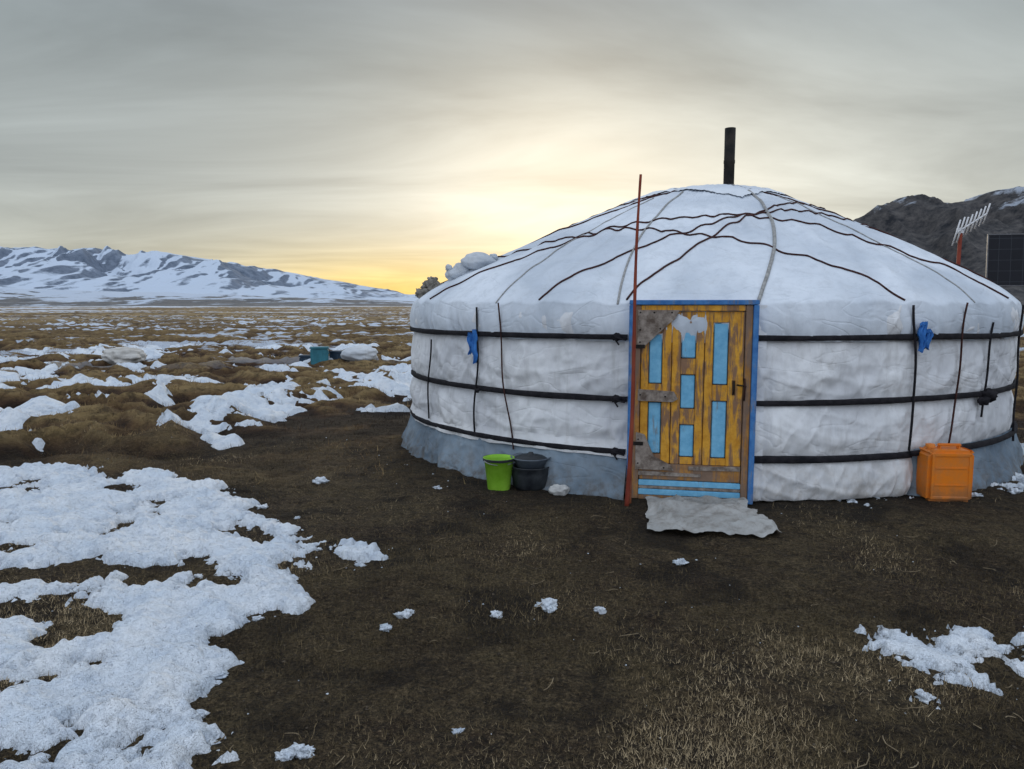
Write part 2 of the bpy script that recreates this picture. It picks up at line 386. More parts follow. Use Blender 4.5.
r=np.random.default_rng(12);tw=[]
for i in range(70):
    y=math.exp(r.uniform(math.log(2.1),math.log(5.5)));x=y*r.uniform(-.5,.8);a=r.uniform(0,6.3);l=r.uniform(.03,.12)
    if float(near_mask(np.array(x),np.array(y)))>0 or (x>.9 and x<2.05 and y>4.9):continue
    t=np.linspace(0,1,5);xx=x+np.cos(a+t*.6)*l*t;yy=y+np.sin(a+t*.6)*l*t
    tw.append(tube('tw',np.stack([xx,yy,ground_h(xx,yy)+.008+.02*t*r.random()],-1),.0020,None,None,5))
tw0=join(tw,'twigs');tw0.data.materials.append(simple('dry_stem',(.12,.09,.055),(.28,.22,.14),20,.9))

# ---------------------------------------------------------------- yurt
yurt=empty('yurt',(0,0,0))
ZB=[0,.36,.81,1.33,1.62]
DCEN=-12.65
DOOR=(math.radians(DCEN-8.3),math.radians(DCEN+8.3))
def ridg(n):return 1-np.abs(2*n-1)
def wall_d(psi,z):
    z=np.asarray(z,float);bul=np.zeros(np.broadcast(psi,z).shape)
    for a_,b_ in zip(ZB[:-1],ZB[1:]):
        t=(z-a_)/(b_-a_);bul=np.where((t>=0)&(t<=1),np.abs(np.sin(np.pi*np.clip(t,0,1)**.8))**.6,bul)
    n=fbm(psi*14,z*1.2,4,3)-.5;n2=ridg(fbm(psi*13+z*2.2,z*3.0-psi*5,3,9,.42))-.7;n3=ridg(fbm(psi*24-z*4,z*2.5+psi*4,2,19,.4))-.7
    # sagging drapes between the ties
    sag=ridg(fbm(psi*5+z*.8,z*6.5+1.2*np.sin(psi*7),3,29,.4))-.7
    return .046*bul+.085*n*(.35+bul*.65)+.026*n2*(.3+bul)+.020*n3*(.3+bul)+.022*sag*bul
def pt(psi,z,d):
    return np.stack([CX+(A+d)*np.sin(psi),CY-(B+d)*np.cos(psi),z+0*psi],-1)
def psis(a,b,n):return np.linspace(math.radians(a),math.radians(b),n)
def sheet(name,a0,a1,n,z0,z1,m,dfn,mat,zj=None):
    ps=psis(a0,a1,n);t=np.linspace(0,1,m);T,PS=np.meshgrid(t,ps,indexing='ij')
    Z0=z0+(zj(PS) if zj else 0);Z=Z0+(z1-Z0)*T
    return grid(name,pt(PS,Z,dfn(PS,Z)),mat,parent=yurt)
d0,d1=math.degrees(DOOR[0]),math.degrees(DOOR[1])
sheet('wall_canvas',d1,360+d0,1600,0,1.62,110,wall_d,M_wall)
sheet('wall_panel_flap',d1+.2,19.4,260,.015,1.30,100,lambda p,z:wall_d(p,z)+.012+.05*(ridg(fbm(p*22,z*1.5,3,15))-.5)*ss(.7,0,z),M_wall,
      zj=lambda p:.035*(fbm(p*30,p*0,3,4)-.5))
def skirt_d(p,z):
    t=np.clip(1-z/.40,0,1)
    q=.040+.13*t**1.1+.09*(fbm(p*12,z*3,3,23)-.5)*(.3+t)+.03*(ridg(fbm(p*25,z*6,3,26))-.6)
    return q*ss(18.9,22.5,np.degrees(p))-.02*(1-ss(18.9,21,np.degrees(p)))
sheet('base_skirt',19.0,360+d0-.2,1300,-.02,.40,34,skirt_d,M_skirt)
sheet('upper_skirt_fold',360-100,360+d0-.2,500,.33,.47,14,lambda p,z:.050+.05*(fbm(p*15,z*4,3,37)-.5)+.03*ss(.47,.36,z),M_wall,zj=lambda p:.04*(fbm(p*10,0*p,3,39)-.5))

S_=np.array([0,.10,.20,.25,.40,.58,.75,.87,.95,1.0]);Z_=np.array([2.945,2.94,2.915,2.845,2.645,2.375,2.105,1.91,1.755,1.62])
sf=np.linspace(-.1,1.1,601);zf=np.interp(np.abs(sf),S_,Z_);zf=np.where(sf>1,1.62-(sf-1)*3.3,zf)
ker=np.hanning(25);ker/=ker.sum();zs=np.convolve(np.pad(zf,12,'edge'),ker,'valid')
def prof(s):return np.interp(s,sf,zs)
CRX=.24
def roof_w(psi,s):
    return (.045*(fbm(psi*7+4,s*3.2,4,61)-.5)+.022*(ridg(fbm(psi*14+s*3,s*7-psi*2,3,63))-.6)+.012*np.cos(psi*54)*ss(.3,.6,s))*ss(.05,.3,s)
def roof_pt(psi,s,off=0.):
    cxs=CX+(1-s)*CRX
    x=cxs+(A+.035)*s*np.sin(psi);y=CY-(B+.035)*s*np.cos(psi)
    return np.stack([x,y,prof(s)+roof_w(psi,s)+off],-1)
sr=np.concatenate([np.linspace(.0001,.94,110),np.linspace(.945,1,14)])
ps=np.linspace(-np.pi,np.pi,1101)
SS,PS=np.meshgrid(sr,ps,indexing='ij');top=roof_pt(PS,SS)
zz=np.linspace(0,1,26)[1:]
rim=[]
hem=1.305+.035*(fbm(ps*9,ps*0,3,71)-.5)
zt=top[-1,:,2]
for t in zz:
    z=zt+(hem-zt)*t
    d=.035+.030*math.sin(math.pi*min(t*1.0,1))+.065*(fbm(ps*15,z*1.5,4,73)-.5)*(.3+t*.7)+.045*(ridg(fbm(ps*30+z*2,z*2,3,75,.42))-.6)*t
    rim.append(pt(ps,z,d))
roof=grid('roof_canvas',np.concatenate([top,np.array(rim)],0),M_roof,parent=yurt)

def roof_s(x,y):
    x=np.asarray(x,float);y=np.asarray(y,float);lo=np.zeros(x.shape);hi=np.full(x.shape,1.3)
    for _ in range(26):
        mid=(lo+hi)/2;q=np.hypot((x-CX-(1-mid)*CRX)/(A+.035),(y-CY)/(B+.035))
        hi=np.where(q<mid,mid,hi);lo=np.where(q<mid,lo,mid)
    return (lo+hi)/2
def roof_z(x,y):
    s=roof_s(x,y);psi=np.arctan2((x-CX-(1-s)*CRX)/A,-(y-CY)/B)
    return prof(s)+roof_w(psi,s)
g=np.linspace(-1,1,60);U,V=np.meshgrid(g,g)
rx=(U+V)*.56+ .0;ry=(U-V)*.56
xx=CX+CRX*.95+rx;yy=CY+ry
grid('crown_cover',np.stack([xx,yy,roof_z(xx,yy)+.020+.03*(fbm(xx*4,yy*4,3,81)-.5)],-1),M_crown,parent=yurt,flip=True)

def eave(psi_deg):
    p=math.radians(psi_deg);return np.array([CX+(A+.03)*math.sin(p),CY-(B+.03)*math.cos(p)])
def roof_rope(i,a,b_,r=.010,mat=None,bend=0.):
    p0=eave(a);p1=eave(b_);t=np.linspace(.004,.996,130)[:,None]
    mid=(p0+p1)/2-np.array([CX+.1,CY]);nrm=mid/(np.linalg.norm(mid)+1e-6)
    q=p0*(1-t)+p1*t+nrm*bend*np.sin(np.pi*t)
    z=roof_z(q[:,0],q[:,1])+r*.8
    P=np.concatenate([q,z[:,None]],1)
    tube('roof_rope_%d'%i,P,r,mat or M_rope,yurt,6)
for i,(a,b_,bd) in enumerate([(-66,46,-.16),(-90,18,.02),(-36,84,-.05),(-22,110,.0),(-108,62,.25),(-84,90,.40)]):
    roof_rope(i,a,b_,.0092,None,bd)
def radial(i,psi_deg,s0,s1,r,mat,dpsi=0):
    s=np.linspace(s0,s1,60);p=math.radians(psi_deg)+math.radians(dpsi)*(s-s0)/(s1-s0)
    tube('roof_seam_%d'%i,roof_pt(p,s,r*.6),r,mat,yurt,6)
radial(0,14,.26,1.,.016,M_rope_l,-18);radial(1,-33,.26,1.,.010,M_rope_l,10);radial(2,-50,.3,1.,.007,M_rope_l,6);radial(3,32,.3,1.,.006,M_rope_l)

def belt(name,a0,a1,z,w=.044,th=.012,off=.012,wob=.010,seed=1,base=None):
    n=int((a1-a0)*4)+2;ps=psis(a0,a1,n)
    zc=z+wob*(fbm(ps*3,ps*0,3,seed)-.5)*2
    f=base or wall_d
    d=f(ps,zc)+off;ww=w*(.8+.4*fbm(ps*9,ps*0+3,2,seed+4))
    P=np.stack([pt(ps,zc-ww/2,d-.02),pt(ps,zc-ww/2,d+th*.6),pt(ps,zc-ww*.3,d+th),pt(ps,zc+ww*.3,d+th),pt(ps,zc+ww/2,d+th*.6),pt(ps,zc+ww/2,d-.02)],1)
    grid(name,P,M_belt,parent=yurt,smooth=True)
belt('belt_upper',d1+.4,360+d0-.4,1.335,w=.046,base=lambda p,z:0*p+.062,seed=2,off=.004)
belt('belt_middle',d1+.4,360+d0-.4,.82,w=.046,base=lambda p,z:0*p+.04+.02*(fbm(p*14,z*0,2,5)-.5),seed=6)
belt('belt_lower',19,360+d0-.4,.375,w=.044,base=lambda p,z:0*p+.066,seed=9)
belt('belt_lower_flap',d1+.4,19.5,.36,w=.052,base=lambda p,z:0*p+.055,seed=12)
def vrope(i,pd,z0,z1,r,mat,dp=0.,d=.08):
    z=np.linspace(z0,z1,40);p=math.radians(pd)+math.radians(dp)*np.linspace(0,1,40)+.006*np.sin(z*5+i)
    tube('hanging_rope_%d'%i,pt(p,z,d+.006*np.sin(z*9+i)),r,mat,yurt,6)
vrope(0,-43,1.62,.30,.008,M_rope,3);vrope(1,-62.5,1.25,.42,.009,M_belt,-1.5);vrope(2,-47.5,1.58,.38,.010,M_belt,-.6)
vrope(3,18.6,1.60,.40,.010,M_belt,.5);vrope(4,29,1.62,.22,.008,M_rope,-3);vrope(5,36.5,1.45,.62,.009,M_belt,-2.2);vrope(6,50,1.6,.3,.010,M_belt)
def knot(pd,z,s,mat=M_belt,d=.085,nm='knot'):
    p=pt(np.array(math.radians(pd)),np.array(z),d)
    lump(nm,tuple(p),(s*1.2,s*.7,s),mat,.35,2,int(abs(pd*7)),yurt,14)
for z in (1.335,.82,.375):
    knot(d0-1.9,z,.032);
    for k in range(2):
        tube('rope_tail',pt(np.radians(np.linspace(d0-2.3,d0-.5-k,8)),z-np.linspace(0,.03+.05*k,8)**1.1,.10),.007,M_belt,yurt,6)
knot(35.6,.81,.062,d=.10);knot(34.2,.77,.040,d=.10);knot(18.9,1.33,.022);knot(-47.5,.80,.02)
def scarf(pd,z0,z1,w,seed):
    n=26;t=np.linspace(0,1,n);out=[]
    for k in range(9):
        u=(k/8-.5)*w*(.5+.5*np.sin(t*3+.4))
        p=math.radians(pd)+(u+.012*np.sin(t*8+seed))/3.3
        z=z0+(z1-z0)*t+.01*math.sin(k*2.1)
        out.append(pt(p,z,.10+.02*np.sin(k*1.9+t*4)))
    grid('blue_scarf',np.array(out),M_bluecloth,parent=yurt)
    knot(pd,z0-.02,.018,M_bluecloth,.10,'scarf_knot')
scarf(-47.8,1.37,1.06,.07,1);scarf(-48.8,1.34,1.14,.04,3);scarf(19.6,1.46,1.22,.09,2);scarf(20.6,1.40,1.24,.08,5)

pz=float(roof_z(2.56,8.95))
lathe('stovepipe',[(.062,pz-.1),(.062,3.25),(.066,3.26),(.066,3.29),(.062,3.30),(.063,3.66),(.056,3.66),(.054,3.2),(0.001,3.2)],M_black,yurt,28,(2.56,8.95,0))
lathe('pipe_flashing',[(.16,pz-.02),(.12,pz+.04),(.068,pz+.07)],simple('tin_flashing',(.10,.10,.10),(.25,.25,.26),8,.5,.6),yurt,28,(2.56,8.95,0))

# ---------------------------------------------------------------- door
def painted(name,c,c2,wood=(.16,.10,.06),lo=.55,hi=.62,stretch=(9,9,1.2)):
    m,nt,b=newmat(name,.62);v=coords(nt,stretch);v2=coords(nt)
    f=noise(nt,v,2.2,6,.72,.5);g=noise(nt,v2,14,5,.7);big=noise(nt,v2,3.2,5,.6)
    col=mix(nt,ramp(nt,g,[(.35,0.),(.65,1.)]),c,c2)
    wd=mix(nt,g,wood,tuple(x*2.2 for x in wood))
    w=mth(nt,'ADD',mth(nt,'MULTIPLY',f,.65),mth(nt,'MULTIPLY',big,.35))
    fac=ramp(nt,w,[(lo,0.),(hi,1.)])
    col=mix(nt,fac,col,wd);nt.links.new(col,b.inputs['Base Color'])
    p=bump(nt,b,fac,-.5,.003);bump(nt,b,f,.5,.004,p);return m
M_och=painted('ochre_paint',(.52,.23,.022),(.72,.37,.045),wood=(.15,.085,.05),lo=.485,hi=.55)
M_och2=painted('ochre_paint_worn',(.30,.13,.03),(.46,.22,.05),wood=(.13,.085,.06),lo=.43,hi=.52)
M_blue=painted('sky_blue_paint',(.13,.38,.60),(.22,.52,.74),(.13,.13,.13),lo=.58,hi=.66)
M_trim=painted('blue_trim',(.035,.14,.38),(.08,.24,.52),(.12,.12,.14),lo=.53,hi=.62)
M_tin=simple('weathered_tin',(.12,.09,.072),(.36,.31,.27),16,.75,.1)
M_groove=simple('dark_wood',(.06,.03,.015),(.12,.06,.03),10,.8)
dc=pt(np.array(math.radians(DCEN)),np.array(0.),.045)
door=empty('door',(dc[0],dc[1],0),math.radians(-11.3));door.parent=yurt
def db(n,x0,x1,z0,z1,y0,y1,mat,bev=.004):return box(n,(x0,y0,z0),(x1,y1,z1),mat,door,bev)
db('jamb_left_trim',-.499,-.462,0,1.60,-.055,.10,M_trim);db('jamb_right_trim',.467,.510,0,1.60,-.055,.10,M_trim)
db('lintel_trim',-.499,.510,1.602,1.640,-.055,.10,M_trim)
db('jamb_left',-.460,-.405,0.0,1.598,-.040,.09,M_och2);db('jamb_right',.412,.465,0.0,1.598,-.040,.09,M_och2)
db('lintel',-.403,.410,1.552,1.598,-.040,.09,M_och)
db('threshold',-.403,.410,0,.035,-.050,.09,M_och2);db('sill_blue',-.403,.410,.037,.085,-.040,.09,M_blue);db('sill_board',-.403,.410,.087,.112,-.034,.09,M_tin);db('sill_blue_upper',-.403,.410,.114,.160,-.036,.09,M_blue)
db('door_back',-.400,.407,.165,1.548,.004,.03,M_groove,0)
for n_,a_,b_ in (('stile_1',-.400,-.338),('stile_2',-.228,-.082),('stile_3',.037,.168),('stile_4',.289,.407)):
    if n_ in('stile_2','stile_3'):
        mid=(a_+b_)/2
        db(n_+'a',a_,mid-.003,.30,1.548,-.022,.003,M_och);db(n_+'b',mid+.003,b_,.30,1.548,-.019,.003,M_och)
    else: db(n_,a_,b_,.30,1.548,-.022,.003,M_och)
def column(tag,x0,x1,pan):
    z=.30;i=0
    for (p0,p1) in pan+[(1.548,1.548)]:
        if p0-z>.004: db('%s_rail_%d'%(tag,i),x0+.001,x1-.001,z+.001,p0-.001,-.018,.003,M_och,.003)
        if p1>p0:
            db('%s_panel_%d'%(tag,i),x0+.004,x1-.004,p0+.004,p1-.004,-.010,.002,M_blue,.006)
        z=p1;i+=1
column('left',-.338,-.228,[(.38,.81),(.96,1.37)])
column('mid',-.082,.037,[(.36,.63),(.76,1.04),(1.17,1.45)])
column('right',.168,.289,[(.36,.83),(.96,1.46)])
db('kick_board',-.400,.407,.165,.298,-.026,.003,M_och2)
prism('tin_corner_top',[(-.43,1.56),(-.43,1.27),(-.37,1.27),(-.13,1.50),(-.10,1.56)],-.046,-.024,M_tin,door)
prism('tin_corner_bottom',[(-.43,.56),(-.43,.25),(-.12,.25),(-.14,.29),(-.28,.36),(-.36,.54)],-.046,-.028,M_tin,door)
prism('tin_plate',[(-.42,.82),(-.42,.915),(-.13,.90),(-.10,.84),(-.14,.815)],-.044,-.026,M_tin,door)
prism('tin_strip',[(.0,.255),(.0,.285),(.405,.30),(.405,.262)],-.036,-.027,M_tin,door)
prism('tin_strip_low',[(-.41,.20),(-.41,.235),(.1,.225),(.1,.20)],-.036,-.027,M_tin,door)
tube('door_handle',[(.335,-.02,.89),(.335,-.045,.90),(.337,-.052,.94),(.335,-.045,.98),(.335,-.02,.99)],.006,M_black,door)
box('latch_plate',(.322,-.026,.88),(.348,-.0225,1.0),M_groove,door,.001)
tube('latch_hasp',[(.36,-.03,.965),(.40,-.038,.96),(.43,-.05,.955)],.006,M_black,door)
tube('pull_cord',[(.415,-.045,1.02),(.42,-.052,.95),(.416,-.05,.84)],.007,M_rope,door)
for z in(.45,1.25):
    db('hinge',-.45,-.37,z,z+.03,-.050,-.0415,M_black,.001)
for (x,z) in [(-.41,1.54),(-.3,1.54),(-.16,1.54),(-.41,1.4),(-.41,1.3),(-.25,1.41),(-.41,.5),(-.41,.3),(-.2,.27),(-.4,.87),(-.2,.86)]:
    lathe('nail',[(0.001,.004),(.006,.003),(.007,0)],M_black,door,8).matrix_local=Matrix.Translation((x,-.047,z))@Matrix.Rotation(math.radians(90),4,'X')
sheet('door_side_fabric',d1-.4,d1+1.6,12,.02,1.6,60,lambda p,z:.055+.012*np.sin(z*7)+0*p,M_wall)
sheet('door_side_fabric_left',d0-.9+360,d0+.6+360,10,.02,1.6,60,lambda p,z:.035+.012*np.sin(z*6)+0*p,M_wall)

M_pole=simple('red_painted_wood',(.16,.025,.015),(.28,.06,.03),10,.7,stretch=(1,1,.3))
t=np.linspace(0,1,50)
px=.92+.085*t+.012*np.sin(t*6);py=5.80+.10*t;pzz=-.02+2.63*t
tube('wooden_pole',np.stack([px,py,pzz],-1),.019*(1-.5*t)+.003*np.sin(t*40)*.3,M_pole)
t2=np.linspace(0,1,30)
pole2=tube('thin_pole',np.stack([.955+.02*t2,5.86+.06*t2,-.02+1.64*t2],-1),.012,simple('orange_wood',(.20,.06,.025),(.34,.12,.05),10,.7))

M_sack=canvas_mat('sack_cloth',(.42,.46,.51),(.60,.63,.67),dirt_z=.1)
M_fur=simple('grey_felt',(.11,.10,.085),(.30,.28,.25),9,.95,bst=.6,bd=.02)
def rz(x,y):return float(roof_z(np.array(x),np.array(y)))
fb=empty('felt_bundle',(0,0,0))
for i,(x,y,z,s) in enumerate([(-.91,8.40,1.80,(.11,.10,.08)),(-1.0,8.36,1.73,(.075,.08,.06)),(-.80,8.34,1.76,(.08,.09,.07)),(-.90,8.42,1.87,(.06,.06,.045))]):
    lump('fold_%d'%i,(x,y,z),s,M_fur,.45,2.2,i+3,fb,24)
sb=empty('tied_sack',(0,0,0))
sx,sy=-.38,8.30;szz=rz(sx,sy)
lump('sack_body',(sx,sy,szz+.04),(.20,.17,.10),M_sack,.16,1.1,8,sb,40)
lump('sack_neck',(sx-.19,sy-.03,szz-.05),(.09,.08,.08),M_sack,.2,1.3,12,sb,24)
lump('sack_tie',(sx+.17,sy-.02,szz+.09),(.05,.05,.04),M_sack,.3,1.8,13,sb,20)
sb2=empty('tied_sack',(0,0,0))
sx,sy=-.64,8.28;szz=rz(sx,sy)
lump('sack_body',(sx,sy,szz+.03),(.10,.10,.08),M_sack,.2,1.3,18,sb2,30)
lump('sack_neck',(sx-.06,sy-.03,szz+.10),(.04,.04,.035),M_sack,.3,1.5,19,sb2,18)

# ---------------------------------------------------------------- things by the wall
def gz(x,y):return float(ground_h(float(x),float(y)))
M_green=simple('green_plastic',(.22,.48,.03),(.32,.62,.06),5,.4,bst=.05)
M_dk=simple('dark_enamel',(.012,.014,.018),(.04,.045,.05),6,.4,bst=.1)
M_gry=simple('grey_plastic',(.08,.10,.13),(.16,.19,.22),6,.5)
M_steel=simple('wire',(.25,.25,.25),(.4,.4,.4),6,.4,.8)
bk=empty('bucket',(-.115,6.36,gz(-.115,6.36)-.004),.3)
lathe('body',[(.001,.0),(.092,.0),(.098,.01),(.128,.26),(.137,.262),(.139,.285),(.131,.287),(.124,.25),(.094,.02),(.001,.02)],M_green,bk,40)
lathe('dark_contents',[(.001,.225),(.1195,.225)],M_dk,bk,32)
th=np.linspace(-.15,math.pi+.15,30)
tube('handle',np.stack([.136*np.cos(th),-.02-.09*np.sin(th)*1.1,.268-.03*np.sin(th)],-1),.004,M_steel,bk)
lathe('rim_dark',[(.1395,.262),(.1405,.27),(.1405,.282),(.1395,.286)],M_dk,bk,40)
pb=empty('stacked_pots',(.165,6.40,gz(.165,6.42)-.004),.2)
lathe('pot',[(.001,0),(.13,0),(.155,.03),(.17,.14),(.165,.19),(.175,.2),(.172,.21),(.155,.205),(.15,.1),(.001,.03)],M_dk,pb,40)
lathe('basin',[(.001,.165),(.11,.165),(.15,.265),(.178,.28),(.18,.288),(.165,.286),(.14,.27),(.1,.19),(.001,.185)],M_gry,pb,40)
lathe('lid',[(.153,.275),(.1,.297),(.03,.305),(.02,.325),(.001,.328)],M_dk,pb,32)
for s in(-1,1):
    tube('ear',[(s*.165,-.03,.17),(s*.20,-.02,.175),(s*.205,.0,.175),(s*.20,.02,.175),(s*.165,.03,.17)],.006,M_dk,pb)
M_stone=simple('pale_stone',(.36,.36,.36),(.60,.60,.58),7,.8)
lump('stone',(.40,6.16,.035),(.085,.07,.05),M_stone,.25,1.6,4,seg=24)

# jerrycan
M_or,nt,b=newmat('orange_plastic',.42);v=coords(nt)
f=noise(nt,v,7,6,.7);cj=mix(nt,ramp(nt,f,[(.4,0.),(.68,.8)]),(.74,.20,.012),(.48,.19,.06))
spj=N(nt,'ShaderNodeSeparateXYZ');nt.links.new(v,spj.inputs[0])
cj=mix(nt,mth(nt,'MULTIPLY',mrange(nt,spj.outputs[2],0,.16,.8,0),ramp(nt,f,[(.35,.2),(.6,1.)])),cj,(.13,.085,.05))
nt.links.new(cj,b.inputs['Base Color'])
bump(nt,b,noise(nt,v,25,3),.2,.004)
jc=empty('jerrycan',(3.565,5.99,gz(3.565,5.99)-.004),math.radians(-4))
def jb(n,lo,hi,bev,mat=M_or):return box(n,lo,hi,mat,jc,bev)
bm=bmesh.new();pf=[(-.18,0),(.18,0),(.18,.405),(.165,.425),(-.155,.425),(-.18,.400)]
fr=[bm.verts.new((x,-.115,z)) for x,z in pf];bkv=[bm.verts.new((x,.115,z)) for x,z in pf]
bm.faces.new(fr);bm.faces.new(bkv[::-1])
for i in range(6):bm.faces.new((fr[i],bkv[i],bkv[(i+1)%6],fr[(i+1)%6]))
bmesh.ops.recalc_face_normals(bm,faces=bm.faces[:])
bmesh.ops.bevel(bm,geom=bm.edges[:],offset=.026,segments=4,affect='EDGES')
ff=[f for f in bm.faces if abs(f.normal.y)>.95 and f.calc_area()>.05]
bmesh.ops.inset_individual(bm,faces=ff,thickness=.022,depth=0)
bmesh.ops.inset_individual(bm,faces=ff,thickness=.010,depth=-.007)
from_bm('body',bm,M_or,jc,smooth=False)
for z in(.14,.28): jb('moulding',(-.125,-.113,z-.008),(.125,-.104,z+.008),.004)
jb('handle_post_front',(-.065,-.016,.418),(-.040,.016,.452),.008);jb('handle_post_back',(.085,-.016,.418),(.110,.016,.452),.008);jb('handle_grip',(-.075,-.018,.442),(.12,.018,.466),.010)
lathe('neck',[(.030,.41),(.030,.440),(.001,.440)],M_or,jc,24,(-.125,0,0));lathe('cap',[(.036,.432),(.036,.458),(.032,.462),(.001,.462)],M_or,jc,24,(-.125,0,0))

M_mat=canvas_mat('mat_cloth',(.30,.31,.31),(.50,.50,.49),dirt=(.12,.10,.08),dirt_z=1,dirtamt=.6,bd=.03)
u,v_=np.meshgrid(np.linspace(0,1,150),np.linspace(0,1,130))
L=.95+.16*v_+.05*(fbm(v_*6,v_*0,4,91)-.5);Rr=1.87+.03*v_+.09*(fbm(v_*7,v_*0+4,4,92)-.5)-.03*v_
nb=4.99+.12*(fbm(u*7,u*0,4,93)-.5)+.10*(u-.5)*-.3;nf=5.93+0*u-.19*(u-.3)
x_=L+(Rr-L)*u;y_=nb+(nf-nb)*v_
zz2=ground_h(x_,y_)+.014+.050*ridg(fbm(x_*3.5+y_,y_*4,3,95))**3+.016*fbm(x_*14,y_*14,3,96)
ed=np.minimum(np.minimum(u,1-u),np.minimum(v_,1-v_));zz2=zz2-.012*ss(.03,0,ed)
grid('doormat',np.stack([x_,y_,zz2],-1),M_mat)

# ---------------------------------------------------------------- midfield objects
M_teal=simple('teal_plastic',(.03,.14,.18),(.05,.22,.28),4,.5);M_navy=simple('dark_plastic',(.02,.04,.07),(.05,.08,.12),4,.5)
def crate(x,y,w,d,h,mat,rot):
    z=gz(x,y)+.0;e=empty('storage_crate',(x,y,z),rot)
    box('body',(-w/2,-d/2,-.1),(w/2,d/2,h),mat,e,.02)
    box('lid',(-w/2-.02,-d/2-.02,h+.002),(w/2+.02,d/2+.02,h+.05),mat,e,.012)
    for i in range(4):
        xx=-w/2+w*(i+.5)/4;box('rib_%d'%i,(xx-.015,-d/2-.018,.03),(xx+.015,-d/2+.002,h-.03),mat,e,.004)
    for s in(-1,1):box('grip',(s*(w/2+.001)-.02,-.08,h*.6),(s*(w/2+.001)+.02,.08,h*.7),mat,e,.008)
crate(-5.05,19.4,.45,.35,.34,M_teal,.2);crate(-4.60,19.7,.42,.35,.26,M_navy,-.3);crate(-5.5,19.9,.4,.3,.28,M_navy,.1)
lump('white_sack',(-4.0,19.4,gz(-4,19.4)+.14),(.48,.35,.22),M_sack,.2,1.3,21,seg=36)
lump('white_sack',(-3.3,20.4,gz(-3.3,20.4)+.1),(.3,.3,.18),M_sack,.2,1.3,22,seg=30)
lump('covered_heap',(-10.2,19.4,gz(-10.2,19.4)+.10),(.52,.45,.26),simple('pale_tarp',(.40,.38,.35),(.60,.59,.57),3,.9,bst=.5,bd=.03),.28,1.4,25,seg=40)

# ---------------------------------------------------------------- antenna & solar panel behind the yurt
M_al=simple('dull_aluminium',(.62,.63,.65),(.78,.78,.80),12,.5,.0,bst=.05)
M_frame=simple('dark_aluminium',(.10,.10,.11),(.18,.18,.19),12,.5,.2,bst=.05)
an=empty('tv_antenna',(6.54,11.0,-.02),0)
tube('mast',[(0,0,-.05),(.01,0,1.5),(.02,0,2.70)],.028,M_pole,an)
bmv=np.array([(-.10,-.1,2.66),(.46,.12,2.96)])
tube('boom',bmv,.012,M_al,an);d_=bmv[1]-bmv[0]
for i in range(8):
    c_=bmv[0]+d_*(i/7);l=.15 if i>1 else .19
    dv=np.array([.05,-.35,.93]);dv/=np.linalg.norm(dv)
    tube('element_%d'%i,[c_-dv*l,c_+dv*l],.011,M_al,an)
box('dipole_box',(-.03,-.03,2.66),(.05,.03,2.74),M_al,an,.006)
sp_=empty('solar_panel',(7.68,11.0,-.02),math.radians(-14))
mm_,nt,b=newmat('solar_cells',.5);v=coords(nt);bt=N(nt,'ShaderNodeTexBrick');bt.offset=0
bt.inputs['Color1'].default_value=(.004,.005,.010,1);bt.inputs['Color2'].default_value=(.006,.007,.013,1);bt.inputs['Mortar'].default_value=(.035,.04,.05,1)
bt.inputs['Scale'].default_value=1;bt.inputs['Mortar Size'].default_value=.003;bt.inputs['Brick Width'].default_value=.16;bt.inputs['Row Height'].default_value=.16
mp=N(nt,'ShaderNodeMapping');mp.inputs['Rotation'].default_value=(math.radians(-90),0,0);nt.links.new(v,mp.inputs[0]);nt.links.new(mp.outputs[0],bt.inputs['Vector'])
nt.links.new(bt.outputs[0],b.inputs['Base Color'])
pn=empty('frame',(0,0,2.28));pn.parent=sp_;pn.rotation_euler=(math.radians(-4),0,0)
box('cells',(-.62,-.012,-.37),(.62,.012,.37),mm_,pn,0)
for nme,lo,hi in(('rail_top',(-.635,-.02,.371),(.635,.02,.385)),('rail_bottom',(-.635,-.02,-.385),(.635,.02,-.371)),('rail_left',(-.635,-.02,-.3705),(-.6205,.02,.3705)),('rail_right',(.6205,-.02,-.3705),(.635,.02,.3705))):
    box(nme,lo,hi,M_frame,pn,.002)
for x in(-.5,.5):
    tube('leg',[(x,.08,-.05),(x,.05,2.3)],.025,M_frame,sp_);tube('brace',[(x,.9,-.05),(x,.06,1.95)],.02,M_frame,sp_)

